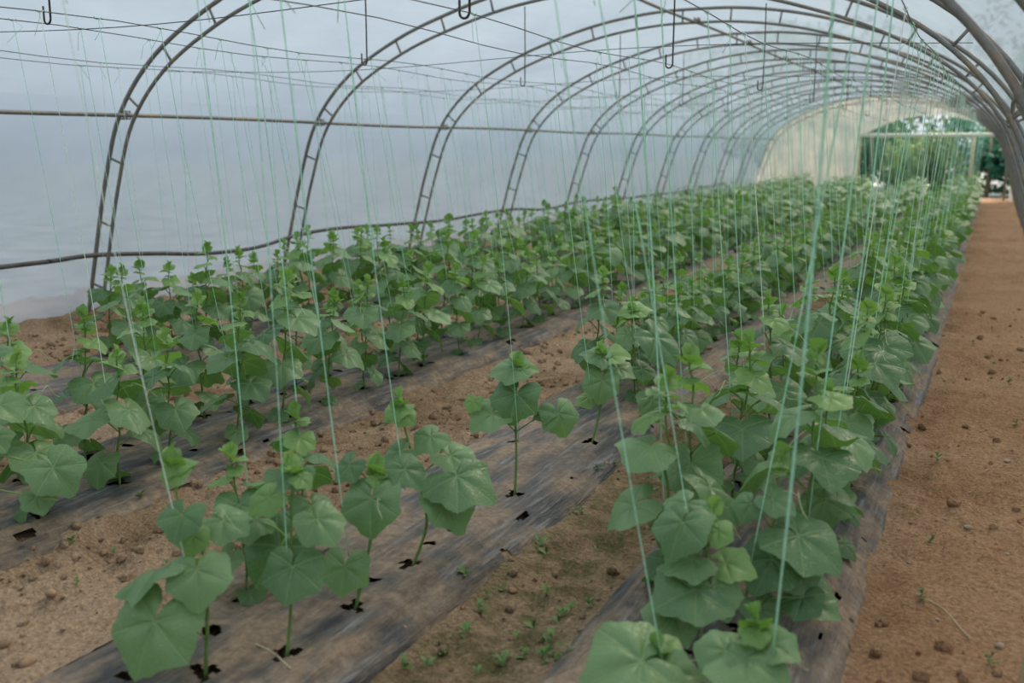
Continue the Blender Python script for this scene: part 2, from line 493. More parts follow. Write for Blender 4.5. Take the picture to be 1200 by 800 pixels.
# near plants of the bed beside the path
hero(0, 1, (775, 850), stem=[(778, 800), (770, 775)], leaves=[
    ((752, 775), (668, 792), .05, .10, 0), ((776, 765), (800, 738), .0, -.05, 1), ((785, 790), (815, 830), .05, .12, 0)],
    label='cucumber plant with a yellow-blotched leaf, first beside the path')
hero(0, 1, (822, 770), stem=[(822, 700), (830, 640), (836, 612)], fac=.80, leaves=[
    ((800, 612), (775, 664), .07, .14, 0), ((812, 655), (768, 670), .05, .10, 0), ((815, 692), (745, 712), .08, .14, 0), ((836, 690), (858, 735), .08, .14, 0), ((790, 720), (762, 752), .08, .13, 0, 1.0), ((805, 590), (782, 606), .0, .03, 0, 1.1),
    ((842, 622), (838, 648), .07, .12, 1), ((850, 660), (893, 668), .03, .08, 1)],
    label='bushy cucumber plant with bright layered leaves beside the path')
hero(0, 0, (868, 742), stem=[(878, 680), (905, 620), (912, 570), (914, 548)], fac=.74, leaves=[
    ((935, 628), (1010, 672), .05, .12, 0), ((905, 585), (940, 605), .06, .10, 0), ((880, 590), (862, 618), .04, .08, 0), ((890, 712), (915, 752), .05, .10, 0),
    ((955, 708), (994, 728), .04, .10, 0), ((940, 700), (925, 740), .06, .12, 0), ((905, 655), (880, 700), .04, .09, 0, .9), ((930, 668), (958, 700), .02, .07, 0, .9), ((915, 548), (905, 560), .03, .05, 1)],
    label='sprawling cucumber plant spilling broad leaves over the path edge')
hero(0, 0, (895, 868), stem=[(884, 810), (880, 770), (884, 742)], leaves=[
    ((872, 772), (945, 800), .05, .10, 0, .8), ((850, 762), (822, 792), .04, .09, 0, 1.0), ((905, 755), (935, 772), .02, .06, 0, 1.0),
    ((880, 790), (868, 838), .06, .12, 0, .9), ((886, 742), (872, 752), .03, .05, 1, 1.2)],
    label='low cucumber plant with a pale arching leaf stalk beside the path')
# dark plant cut by the picture edge, in the third bed
hero(2, 0, (-75, 640), stem=[(-70, 560), (-60, 480), (-50, 420)], leaves=[
    ((62, 548), (92, 584), .06, .10, 0), ((42, 582), (52, 608), .06, .10, 0), ((0, 475), (30, 492), .06, .1, 0), ((-8, 512), (14, 535), .04, .10, 0),
    ((-10, 412), (20, 408), .04, .06, 0)],
    label='dark cucumber plant reaching in with long petioles')

for bi, b in enumerate(BEDS):
    for ri, rx in enumerate(b['rows']):
        ys = [h['y'] for h in HERO if h['bed'] == bi and h['row'] == ri]
        start = b['y0'] + 0.19 * ri
        y = start
        if ys:
            y = max(start if not (bi == 1 and ri == 0) else 0, max(ys) + 0.36) if bi != 1 or ri == 0 else max(ys) + 0.42
        while y < 31.4:
            x = rx + rng.uniform(-.035, .035)
            if bi == 1 and ri == 1 and 2.95 < y < 5.4:
                y += .4; continue
            if all((x - h['x']) ** 2 + (y - h['y']) ** 2 > 0.03 for h in HERO):
                PLANTS.append(dict(bed=bi, row=ri, x=x, y=y, hero=None))
            y += rng.uniform(0.33, 0.42)

# ------------------------------------------------------------------ the ground
def ylines():
    ys = [-3.0, -2, -1, 0, 0.4, 0.8, 1.0]
    y = 1.2
    while y < 33.5:
        ys.append(y)
        y += 0.02 if y < 5.5 else (0.035 if y < 9 else (0.07 if y < 16 else 0.16))
    return np.array(ys)
YL = ylines()
def soil_height(X, Y, with_holes=True):
    z, ins = bed_profile(X, Y)
    out = 1 - ins
    rough = 0.020 * fbm(X * 2.1, Y * 2.1, 3, 3) + 0.046 * fbm(X * 9, Y * 9, 4, 21) * (0.4 + 1.2 * (vnoise(X * 1.3, Y * 1.3, 77) + .5))
    rough += 0.022 * np.abs(fbm(X * 24, Y * 24, 2, 41))
    pathy = np.clip((X + 0.4) / 0.25, 0, 1)
    rough = rough * (1 - 0.2 * pathy)
    edge = np.clip(1 - np.abs(ins - 0.3) * 2, 0, 1)
    nearb = np.zeros_like(X)
    for b in BEDS:
        nearb = np.maximum(nearb, np.clip(1 - (np.abs(X - (b['x0'] + b['x1']) / 2) - (b['x1'] - b['x0']) / 2 - .03) / .10, 0, 1))
    mound = 0.045 * np.clip(fbm(X * 3.3, Y * 2.6, 3, 55) - .12, 0, 1)
    z = z + rough * (1 - .72 * nearb) - 0.030 * ins + mound * nearb * (1 - .8 * ins)
    z = z + 0.16 * np.clip((-6.45 - X) / 0.5, 0, 1) ** 1.5 + 0.06 * np.clip((X - 0.5) / 0.4, 0, 1)
    # furrow troughs
    for xc, w, dpt in ((-1.28, .20, .030), (-2.70, .35, .02), (-4.35, .4, .02)):
        z = z - dpt * np.exp(-((X - xc) / w) ** 2)
    return z

XL = np.arange(-7.7, 1.9, 0.026)
GX, GY = np.meshgrid(XL, YL)
GZ = soil_height(GX, GY)
for p in PLANTS:
    if p['y'] < 9:
        i0, i1 = np.searchsorted(YL, [p['y'] - .1, p['y'] + .1]); j0, j1 = np.searchsorted(XL, [p['x'] - .1, p['x'] + .1])
        d2 = (GX[i0:i1, j0:j1] - p['x']) ** 2 + (GY[i0:i1, j0:j1] - p['y']) ** 2
        GZ[i0:i1, j0:j1] -= 0.055 * np.exp(-d2 / 0.0016)
def grid_faces(ny, nx):
    idx = np.arange(ny * nx).reshape(ny, nx)
    return np.stack([idx[:-1, :-1], idx[:-1, 1:], idx[1:, 1:], idx[1:, :-1]], -1).reshape(-1, 4)
tag(link('soil_floor', mesh_arrays('soil_floor', np.stack([GX, GY, GZ], -1).reshape(-1, 3), grid_faces(len(YL), len(XL)), [M['soil']])),
    'bare brown crumbly soil floor of the tunnel', kind='structure')
og = MB()
og.add([(-80, -60, -.12), (80, -60, -.12), (80, 140, -.12), (-80, 140, -.12)], [(0, 1, 2, 3)])
tag(og.build('outside_ground', [M['grass']]), 'rough grassy ground outside the tunnel', kind='structure')
def ground_z(x, y):
    return float(soil_height(np.array([[x]]), np.array([[y]]))[0, 0])

# ------------------------------------------------------------------ black plastic mulch sheets
MULCH_LABEL = ['dusty black plastic mulch sheet on the bed beside the bare path',
               'torn wrinkled black mulch sheet on the second bed from the bare path',
               'streaky grey black mulch sheet on the third bed from the bare path',
               'narrow grey mulch sheet on the bed along the film wall']
for bi, b in enumerate(BEDS):
    ys = np.concatenate([np.arange(.7, 5.5, .011), YL[YL > 5.5]])
    nx = 78
    T = np.linspace(0, 1, nx)
    A = b['x0'] + wob(b, ys, 0) - .06; C = b['x1'] + wob(b, ys, 1) + .06
    X = A[:, None] + (C - A)[:, None] * T[None, :]
    Y = np.repeat(ys[:, None], nx, 1)
    z, _ = bed_profile(X, Y)
    wr = 0.015 * fbm(X * 20 + 0.5 * Y, Y * 1.4, 3, 60 + bi) + 0.006 * fbm(X * 6, Y * 5, 3, 90 + bi) + 0.016 * vnoise(X * 3, Y * 1.1, 33)
    tuck = np.clip(np.minimum(T, 1 - T) / 0.045, 0, 1)[None, :]
    z = z + 0.014 + wr * (.3 + .7 * tuck) - 0.06 * (1 - tuck) ** 1.5
    fc = grid_faces(len(ys), nx)
    cx = X.reshape(-1)[fc].mean(1); cy = Y.reshape(-1)[fc].mean(1)
    keep = np.ones(len(fc), bool)
    for p in PLANTS:
        if p['bed'] == bi and p['y'] < 12:
            near = np.abs(cy - p['y']) < .12
            dx = cx[near] - p['x']; dy = cy[near] - p['y']
            an = np.arctan2(dy, dx)
            rr = 0.034 * (1 + .35 * np.sin(3 * an + p['y'] * 9) + .2 * np.sin(5 * an + p['x'] * 31))
            kk = keep[near]; kk[(dx * dx + dy * dy) < rr * rr] = False; keep[near] = kk
    # empty planting holes between the plants, and ragged tears along the rims
    rr_ = random.Random(5 + bi)
    for k in range(16):
        hx = b['rows'][rr_.randint(0, 1)] + rr_.uniform(-.04, .04) + (0.06 if bi == 1 else 0); hy = rr_.uniform(1.5, 8)
        r0 = rr_.uniform(.012, .024)
        keep &= ~((((cx - hx) / 1.5) ** 2 + (cy - hy) ** 2) < r0 * r0)
    tt = np.minimum((cx - b['x0']), (b['x1'] - cx))
    keep &= ~((tt < 0.05) & (fbm(cx * 5, cy * 5, 3, 200 + bi) > 0.44))
    me = mesh_arrays('plastic_mulch_sheet', np.stack([X, Y, z], -1).reshape(-1, 3), fc[keep], [M['mulch']])
    o = link('plastic_mulch_sheet', me)
    tag(o, MULCH_LABEL[bi], 'mulch sheet')

# ------------------------------------------------------------------ arches, purlins, film
HALF = [(3.83, -0.06), (3.65, .61), (3.47, 1.23), (3.25, 1.77), (2.85, 2.20), (2.27, 2.53), (1.70, 2.74), (1.1, 2.90), (.5, 2.985), (0, 3.0)]
full = [(-x, z) for x, z in HALF] + [(x, z) for x, z in reversed(HALF[:-1])]
OUT = np.array(catmull([np.array(p) for p in full], 5))
def offset(P, d):
    t = np.gradient(P, axis=0)
    t /= np.linalg.norm(t, axis=1)[:, None]
    return P + d * np.stack([t[:, 1], -t[:, 0]], 1)        # positive = inward
INN = offset(OUT, 0.145)
FIL = offset(OUT, -0.030)
arc = np.concatenate([[0], np.cumsum(np.linalg.norm(np.diff(OUT, axis=0), axis=1))])
ot = MB(); ot.tube([(AX + x, 0, z) for x, z in OUT], 0.0175, 8)
it = MB(); it.tube([(AX + x, 0, z) for x, z in INN], 0.0150, 8)
me_o = ot.mesh('outer_tube', [M['tube']]); me_i = it.mesh('inner_tube', [M['tube']])
me_s = []
for s in np.arange(0.45, arc[-1] - .3, 0.545):
    a = np.array([np.interp(s, arc, OUT[:, 0]), np.interp(s, arc, OUT[:, 1])])
    c = np.array([np.interp(s, arc, INN[:, 0]), np.interp(s, arc, INN[:, 1])])
    q = MB(); q.tube([(AX + a[0], 0, a[1]), (AX + c[0], 0, c[1])], 0.0105, 6)
    me_s.append(q.mesh('strut', [M['tube']]))
def clamp_mesh():
    q = MB()
    for dx in (-.02, .02):
        q.tube([(dx, -.035, -.03), (dx, .035, -.03), (dx, .035, .03), (dx, -.035, .03), (dx, -.035, -.03)], 0.006, 5)
    q.tube([(-.04, 0, 0), (.04, 0, 0)], .020, 8)
    return q.mesh('clamp', [M['tube']])
CL = clamp_mesh()
for k, y in enumerate(ARCH_Y):
    a = link('arch_truss'); a.location = (0, y, 0)
    tag(a, 'double steel tube arch with short struts, %s arch from the open far end' % arch_ord(y) if k < len(ARCH_Y) - 1 else 'last double steel tube arch framing the open far end', 'arch', 'steel arches of the tunnel')
    link('outer_tube', me_o, a); link('inner_tube', me_i, a)
    for m_ in me_s: link('strut', m_, a)
    for (cx, cz) in ((AX - 3.20, 1.755), (AX + 3.20, 1.755), (AX, 2.875)):
        c = link('clamp', CL, a); c.location = (cx, 0, cz)
for (x, z, lab) in ((AX - 3.175, 1.75, 'steel purlin pipe running along the left film wall'),
                    (AX + 3.175, 1.75, 'steel purlin pipe running high beside the bare path'),
                    (AX, 2.855, 'steel ridge purlin pipe under the middle of the roof')):
    q = MB()
    q.tube([(x + .006 * math.sin(y * 1.7), y, z + .008 * math.sin(y * 1.1)) for y in np.linspace(-3, Y_END, 60)], .016, 8)
    tag(q.build('purlin_pipe', [M['tube']]), lab, 'pipe')

# film: side walls and roof are one skin over the arches
FIL2 = np.array([FIL[0] + (FIL[0] - FIL[1]) * 0.6] + list(FIL))
ysf = np.arange(-3.4, Y_END + .01, 0.2)
def skin(name, i0, i1, label):
    P = FIL2[i0:i1 + 1]
    n = len(P)
    sag = np.sin(PI * np.mod((ysf - ARCH_Y[0]) / 2.6, 1.0)) ** 2
    t = np.gradient(FIL2, axis=0); t /= np.linalg.norm(t, axis=1)[:, None]
    nrm = np.stack([-t[:, 1], t[:, 0]], 1)[i0:i1 + 1]
    V = np.zeros((len(ysf), n, 3))
    for j in range(n):
        d = 0.018 * sag + 0.012 * vnoise(ysf * 1.3, np.full_like(ysf, j * 0.7 + i0 * .7), 8)
        d = -d * 0.5
        V[:, j, 0] = AX + P[j, 0] + nrm[j, 0] * d
        V[:, j, 1] = ysf
        V[:, j, 2] = P[j, 1] + nrm[j, 1] * d
    o = link(name, mesh_arrays(name, V.reshape(-1, 3), grid_faces(len(ysf), n), [M['film']]))
    tag(o, label, kind='structure')
nf = len(FIL2); k1 = 17
skin('wall_left', 0, k1, 'cloudy white plastic film side wall')
skin('ceiling', k1, nf - 1 - k1, 'cloudy plastic film roof over the arches')
skin('wall_right', nf - 1 - k1, nf - 1, 'cloudy plastic film wall beside the bare path')

# gable film with an opening, far end; closed gable behind the camera
def gable(name, y, opening, label):
    mb = MB()
    outer = [(AX + x, z) for x, z in FIL2]
    if not opening:
        mb.add([(x, y, z) for x, z in outer], [tuple(range(len(outer)))])
    else:
        # ring between the outer arch and the opening, matched by angle about (cx, 0)
        cx = -1.6
        def open_pt(a):
            # opening: x from -3.75 to 0.60, arched top
            best = None
            for t in np.linspace(0.05, 5, 400):
                x = cx + t * math.cos(a); z = t * math.sin(a)
                top = 2.42 - 0.155 * (x + 1.75) ** 2
                if x < -3.75 or x > 0.42 or z > top:
                    return (x, z)
            return (x, z)
        ins = []
        for x, z in outer:
            a = math.atan2(max(z, 0.001), x - cx)
            px, pz = open_pt(a)
            if px > x and x > 0: px = x - .02
            ins.append((px, pz if z > 0 else -0.1))
        n = len(outer)
        mb.add([(x, y, z) for x, z in outer] + [(x, y + .01, z) for x, z in ins], [(i, i + 1, n + i + 1, n + i) for i in range(n - 1)])
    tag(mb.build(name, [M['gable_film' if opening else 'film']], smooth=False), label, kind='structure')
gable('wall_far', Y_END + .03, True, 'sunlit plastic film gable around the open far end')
gable('wall_near', -3.4, False, 'plastic film gable behind')
def solo(name, label, cat, pts, rad, mat, n=8, group=None):
    q = MB(); q.tube(pts, rad, n)
    return tag(q.build(name, [mat]), label, cat, group)
q = MB(); q.tube([(-3.75, Y_END - .02, 1.86), (0.30, Y_END - .02, 1.86)], .055, 8)
tag(q.build('door_crossbar', [M['pale']]), 'pale crossbar over the opening of the far end', 'crossbar')
solo('door_post', 'grey door post at the end of the bare path', 'post', [(0.30, Y_END - .02, -.05), (0.30, Y_END - .02, 1.9)], .03, M['tube'])
solo('door_post', 'thin pale post dividing the far opening', 'post', [(-.62, Y_END + .05, -.05), (-.62, Y_END + .05, 1.86)], .05, M['wood'])
solo('door_post', 'pale post at the film side of the far opening', 'post', [(-3.72, Y_END - .02, -.05), (-3.72, Y_END - .02, 1.9)], .03, M['wood'])

# sagging black pipe along the left wall
roll = [at_x(x, y, -6.72) for x, y in [(-60, 318), (0, 313), (60, 306), (110, 299), (180, 297), (240, 297), (300, 290), (350, 275), (400, 267), (460, 263), (520, 258), (560, 251), (600, 245), (640, 245), (680, 236), (730, 232), (760, 229), (800, 224), (850, 215)]]
roll[0][1] = 1.5
solo('sagging_pipe', 'dark sagging pipe tied low along the left film wall', 'pipe', catmull(roll, 5), 0.019, M['dark_tube'], 8)

# ------------------------------------------------------------------ overhead wires, cross wires, hooks
WIRES = {}
wl = ['at the edge of the bare path', 'on the furrow side of the path bed']
def wire_z(bi, y):
    b = BEDS[bi]
    return b['wz'] - 0.03 * math.sin(PI * ((y - ARCH_Y[0]) / 2.6 % 1.0)) ** 2
for bi, b in enumerate(BEDS):
    for wi, x in enumerate(b['wires']):
        pts = [(x + .012 * math.sin(y * .9 + wi), y, wire_z(bi, y)) for y in np.arange(-1.5, Y_END - .2, .45)]
        solo('support_wire', 'thin dark wire over the ' + BEDW[bi] + (', path side' if wi == 0 else ', wall side'), 'wire', pts, 0.0023, M['wire'], 5)
for k, y in enumerate(ARCH_Y):
    if 3 <= y <= 20:
        r_ = random.Random(k)
        pts = [(x, y + .06 + .05 * math.sin(x), 2.07 + .03 * math.sin(x * 1.3 + k)) for x in np.linspace(-5.95, -0.16, 24)]
        solo('cross_wire', 'thin crosswise wire under the %s arch from the far end' % arch_ord(y), 'wire', pts, 0.0022, M['wire'], 5, 'cross wires under the arches')
def hook(x, y, ztop, zbot, label, group):
    q = MB()
    r0 = 0.020
    pts = [(x, y, ztop), (x + .004, y, (ztop + zbot) / 2), (x + .002, y, zbot + r0)]
    for a in np.linspace(0, PI, 8)[1:]:
        pts.append((x - r0 + r0 * math.cos(a), y, zbot + r0 - r0 * math.sin(a)))
    pts.append((x - 2 * r0, y, zbot + r0 + .06))
    q.tube(pts, .0050, 6)
    tag(q.build('wire_hook', [M['hook']]), label, 'hook', group)
for k, y in enumerate(ARCH_Y):
    if 3 < y < 24:
        hook(-1.80, y - .02, 2.66, 1.97, 'rusty rod hook over the second bed, on the %s arch from far end' % arch_ord(y), 'rod hooks over the second bed')
        hook(-3.98, y - .02, 2.76, 2.06, 'dark rod hook over the third bed, on the %s arch from far end' % arch_ord(y), 'rod hooks over the third bed')

# ------------------------------------------------------------------ cucumber plants
OUTL = [(0, .615), (7, .59), (16, .545), (28, .505), (38, .50), (50, .525), (60, .55), (68, .53), (80, .475), (92, .455), (104, .465), (118, .495), (130, .495), (142, .46), (156, .40), (165, .32), (171, .22)]
def leaf_r(a):
    d = abs(math.degrees(a))
    return float(np.interp(d, [o[0] for o in OUTL], [o[1] for o in OUTL]))
def blade(mb, org, tip, nrm, size, rg, mi, rings=(.12, .35, .6, .82, 1.0), segs=40, droop=None, fold=None, wav=None):
    tip = tip / np.linalg.norm(tip)
    nrm = nrm - tip * (nrm @ tip); nrm = nrm / np.linalg.norm(nrm)
    side = np.cross(nrm, tip)
    droop = rg.uniform(.10, .34) if droop is None else droop
    fold = rg.uniform(-.05, .22) if fold is None else fold
    wav = rg.uniform(.035, .085) if wav is None else wav
    ph = rg.uniform(0, 6.28); ph2 = rg.uniform(0, 6.28)
    asym = rg.uniform(-.07, .07); skew = rg.uniform(.94, 1.06)
    V = [org]; UV = [(0, 0)]
    A = np.linspace(R(-171), R(171), segs + 1)
    for f in rings:
        for i, a in enumerate(A):
            r = leaf_r(a) * (1 + asym * math.sin(a + ph))
            if f == 1.0 and segs > 20:
                r *= 1 + .022 * math.sin(a * 17 + ph) + .016 * math.sin(a * 29 + ph2)
            x = f * r * math.cos(a); y = f * r * math.sin(a) * skew
            rr = f * r / .55
            z = -droop * .5 * rr ** 2 + fold * abs(y) * .7 + wav * math.sin(2.5 * a + ph2) * rr ** 2
            # quilting: the blade dips along its five main veins
            vd = min(abs(a - R(t)) for t in (0, 60, -60, 122, -122))
            z += .042 * min(vd / R(22), 1) * math.sin(min(f, .95) * PI) * 1.0
            z += wav * .5 * math.sin(7 * a + ph) * (rr ** 3) * .6
            V.append(org + size * (x * tip + y * side + z * nrm)); UV.append((x, y))
    Fc = []
    n = segs + 1
    for i in range(segs):
        Fc.append((0, 1 + i, 2 + i))
    for k in range(len(rings) - 1):
        b0 = 1 + k * n; b1 = b0 + n
        for i in range(segs):
            Fc.append((b0 + i, b1 + i, b1 + i + 1, b0 + i + 1))
    mb.add(V, Fc, mi, UV)
LEAFM = [M['leaf'], M['petiole'], M['young']]
UPV = np.array([0, 0, 1.0])
def leaf_mesh(p0, p1, tip, nrm, size, rg, young=False, segs=40, rings=(.12, .35, .6, .82, 1.0), split=True, **kw):
    mb = MB()
    p0 = np.asarray(p0, float); p1 = np.asarray(p1, float)
    mid = (p0 + p1) / 2 + UPV * np.linalg.norm(p1 - p0) * .10
    mb.tube(catmull([p0, mid, p1], 3), [.0030 if size > .1 else .0018] * 6 + [.0022 if size > .1 else .0014], 5, 1)
    if split:
        pet = mb.mesh('petiole', LEAFM)
        mb = MB()
        blade(mb, p1, tip, nrm, size, rg, 2 if young else 0, rings, segs, **kw)
        return mb.mesh('leaf', LEAFM), pet
    blade(mb, p1, tip, nrm, size, rg, 2 if young else 0, rings, segs, **kw)
    return mb.mesh('leaf', LEAFM), None
def stem_mesh(pts, r0=.0052, r1=.0030):
    mb = MB()
    c = catmull(pts, 4)
    mb.tube(c, list(np.linspace(r0, r1, len(c))), 7, 0)
    return mb.mesh('stem', [M['stem']])
def tip_mesh(p, rg, s=1.0):
    """growing point: folded baby leaves round a bud"""
    mb = MB()
    p = np.asarray(p, float)
    a0 = rg.uniform(0, 6.28)
    for k in range(4):
        a = a0 + k * 2.2 + rg.uniform(-.3, .3)
        el = (1.35, 1.0, .75, .35)[k] + rg.uniform(-.15, .15)
        d = np.array([math.cos(a) * math.cos(el), math.sin(a) * math.cos(el), math.sin(el)])
        o = np.array([math.cos(a), math.sin(a), 0])
        nr = -o * math.sin(el) + UPV * math.cos(el)
        q0 = p + UPV * (.045, .03, .012, -.008)[k] * s
        mb.tube([q0 - UPV * .01, q0 + d * .014], .0016, 4, 1)
        blade(mb, q0 + d * .014, d, nr, (.045, .06, .075, .09)[k] * rg.uniform(.85, 1.15) * s, rg, 0, (.3, .7, 1.0), 18, fold=(.9, .8, .6, .4)[k], droop=.15, wav=.04)
    mb.tube([p - UPV * .004, p + UPV * .025 * s, p + UPV * .055 * s], [.0036 * s, .0028, .0018], 6, 1)
    return mb.mesh('growing_tip', [M['young'], M['petiole']])
def tendril_mesh(p, az, rg):
    mb = MB()
    L0 = rg.uniform(.10, .18)
    pts = []
    for t in np.linspace(0, 1, 14):
        r = L0 * t
        cu = max(0, t - .55) * 9
        pts.append((p[0] + math.cos(az) * (r - .02 * math.sin(cu)) + .015 * math.sin(cu + 1) * t, p[1] + math.sin(az) * r, p[2] + .10 * t - .12 * t * t * rg.uniform(.8, 1) + .02 * math.sin(cu)))
    mb.tube(pts, .0011, 4)
    return mb.mesh('tendril', [M['tendril']])

def make_template(seed, hgt, nleaf, sz, segs, rings):
    rg = random.Random(seed)
    parts = []
    lean = (rg.uniform(-.05, .05), rg.uniform(-.05, .05))
    nodes = []
    for i in range(nleaf + 1):
        t = i / nleaf
        z = .05 + (hgt - .05) * t ** 0.92
        nodes.append(np.array([lean[0] * t + rg.uniform(-.008, .008), lean[1] * t + rg.uniform(-.008, .008), z]))
    spts = [np.array([0, 0, -.03])] + nodes
    parts.append(('stem', stem_mesh(spts)))
    az = rg.uniform(0, 6.28)
    for i in range(nleaf):
        t = i / (nleaf - 1)
        az += 2.4 + rg.uniform(-.35, .35)
        s = sz * float(np.interp(t, [0, .15, .4, .7, .9, 1.0], [.105, .160, .205, .185, .12, .075])) * rg.uniform(.88, 1.12)
        pl = s * rg.uniform(.38, .62)
        el = R(float(np.interp(t, [0, .5, 1], [15, 32, 50])) + rg.uniform(-10, 10))
        o = np.array([math.cos(az), math.sin(az), 0])
        p1 = nodes[i] + o * pl * math.cos(el) + UPV * pl * math.sin(el)
        pit = R(float(np.interp(t, [0, .5, 1], [-38, -34, -5])) + rg.uniform(-20, 16))
        roll = rg.uniform(-.35, .35)
        d = o * math.cos(pit) + UPV * math.sin(pit)
        n = UPV * math.cos(pit) - o * math.sin(pit)
        n = n + np.cross(d, n) * math.tan(roll)
        parts.append(('leaf',) + leaf_mesh(nodes[i], p1, d, n, s, rg, young=(t > .86), segs=segs, rings=rings, split=segs > 20))
    parts.append(('growing_tip', tip_mesh(nodes[-1], rg)))
    if rg.random() < .7:
        parts.append(('tendril', tendril_mesh(nodes[-3], rg.uniform(0, 6.28), rg)))
    return parts

TH = [.56, .62, .50, .66, .58, .54, .64, .60]; THF = [.58, .64, .54, .60]
TPL = [make_template(100 + k, [.56, .62, .50, .66, .58, .54, .64, .60][k], [9, 10, 8, 11, 9, 9, 10, 10][k], 1.0, 36, (.12, .4, .7, 1.0)) for k in range(8)]
TPL_FAR = [make_template(200 + k, [.58, .64, .54, .60][k], 9, 1.05, 18, (.5, 1.0)) for k in range(4)]

PCT = 0
def place(parts, loc, rot, scale):
    e = link('cucumber_plant'); e.location = loc; e.rotation_euler = (0, 0, rot); e.scale = (scale,) * 3
    for pt in parts:
        o = link(pt[0], pt[1], e)
        if len(pt) > 2 and pt[2]: link('petiole', pt[2], o)
    return e

def hero_plant(pd):
    h = pd['hero']
    rg = random.Random(int(pd['x'] * -1000) + int(pd['y'] * 777))
    base = np.array([pd['x'], pd['y'], BED_H - .02])
    D = depth_of(base)
    sp = [np.zeros(3)] + [at_depth(x, y, D) - base for x, y in h['stem']]
    e = link('cucumber_plant'); e.location = base
    tag(e, h['label'], 'plant', 'cucumber plants ' + BEDS[pd['bed']]['where'])
    c = catmull(sp, 6)
    link('stem', stem_mesh([p for p in sp], .0060, .0034), e)
    for lf in h['leaves']:
        (j, t, dj, dt, yg) = lf[:5]
        fac = lf[5] if len(lf) > 5 else h.get('fac', .88)
        nw = lf[6] if len(lf) > 6 else (-.45, 0)
        pj = at_depth(j[0], j[1], D - dj) - base
        pt = at_depth(t[0], t[1], D - dt) - base
        d = pt - pj; lp = math.hypot(t[0] - j[0], t[1] - j[1]) * (D - (dj + dt) / 2) / F
        lp = max(lp, .6 * np.linalg.norm(d))
        # leaf stalk joins the stem a little below the blade
        cand = [p for p in c if p[2] < pj[2] + .02] or [c[0]]
        p0 = min(cand, key=lambda p: np.linalg.norm(p - pj + np.array([0, 0, .06])))
        n = UPV * 1.0 + FW * (nw[0] + nw[1]) + RT * rg.uniform(-.25, .25)
        lm_, pm_ = leaf_mesh(p0, pj, d, n, max(fac * lp / .60, .05), rg, young=bool(yg), droop=rg.uniform(.12, .34), fold=rg.uniform(.0, .28))
        link('petiole', pm_, link('leaf', lm_, e))
    link('growing_tip', tip_mesh(c[-1], rg, 1.0), e)
    link('tendril', tendril_mesh(c[int(len(c) * .7)], rg.uniform(0, 6.28), rg), e)
    pd['top'] = base + c[-1]
    return e

prng = random.Random(3)
generic = [p for p in PLANTS if p['hero'] is None]
for p in PLANTS:
    p['d'] = depth_of((p['x'], p['y'], .3))
generic.sort(key=lambda p: p['d'])
N_IND = 285
PLAB = ['leafy cucumber plant trained on twine ' + b['where'] for b in BEDS]
for p in PLANTS:
    if p['hero'] is not None:
        hero_plant(p)
for i, p in enumerate(generic):
    b = BEDS[p['bed']]
    p['s'] = b['size'] * prng.uniform(.86, 1.14)
    p['rot'] = prng.uniform(0, 6.28)
    if i < N_IND:
        k = prng.randrange(8)
        tpl = TPL[k] if p['d'] < 8.5 else TPL_FAR[k % 4]
        e = place(tpl, (p['x'], p['y'], BED_H - .02), p['rot'], p['s'])
        hh = TH[k] * p['s'] if p['d'] < 8.5 else THF[k % 4] * p['s']
        look = 'low' if hh < .55 else ('tall' if hh > .66 else 'leafy')
        tag(e, '%s cucumber plant in %s row of %s, by %s arch from far end' % (look, 'path-side' if p['row'] == 0 else 'wall-side', BEDW[p['bed']], arch_ord(p['y'])), 'plant', 'cucumber plants ' + b['where'])
        p['top'] = np.array([p['x'], p['y'], .55 * p['s']])
# the rest of the rows, far down the tunnel, too many to pick apart
FARP = []
for k in range(3):
    rg = random.Random(400 + k)
    mb = MB()
    az = rg.uniform(0, 6)
    for i in range(9):
        t = i / 8
        az += 2.4
        s = float(np.interp(t, [0, .4, .75, 1], [.13, .215, .18, .09]))
        o = np.array([math.cos(az), math.sin(az), 0])
        z = .06 + .56 * t
        p1 = np.array([0, 0, z]) + o * s * .5 + UPV * s * .2
        pit = R(-30 + 25 * t)
        blade(mb, p1, o * math.cos(pit) + UPV * math.sin(pit), UPV * math.cos(pit) - o * math.sin(pit), s * 1.1, rg, 1 if t > .9 else 0, (1.0,), 10)
    mb.tube([(0, 0, 0), (0, 0, .6)], .006, 4, 2)
    FARP.append((np.array(mb.v), mb.f, mb.m))
V = []; Fc = []; Mi = []; nb = 0
for p in generic[N_IND:]:
    v, f, m_ = FARP[prng.randrange(3)]
    ca, sa = math.cos(p['rot']) * p['s'], math.sin(p['rot']) * p['s']
    w = np.stack([v[:, 0] * ca - v[:, 1] * sa + p['x'], v[:, 0] * sa + v[:, 1] * ca + p['y'], v[:, 2] * p['s'] + BED_H - .02], 1)
    V.append(w); Fc.extend([tuple(i + nb for i in q) for q in f]); Mi.extend(m_); nb += len(w)
if V:
    me = mesh_arrays('far_cucumber_rows', np.concatenate(V), Fc, [M['leaf'], M['young'], M['stem']], True, Mi)
    tag(link('far_cucumber_rows', me), 'dense far cucumber rows merging towards the open end', 'crop rows', kind='stuff')

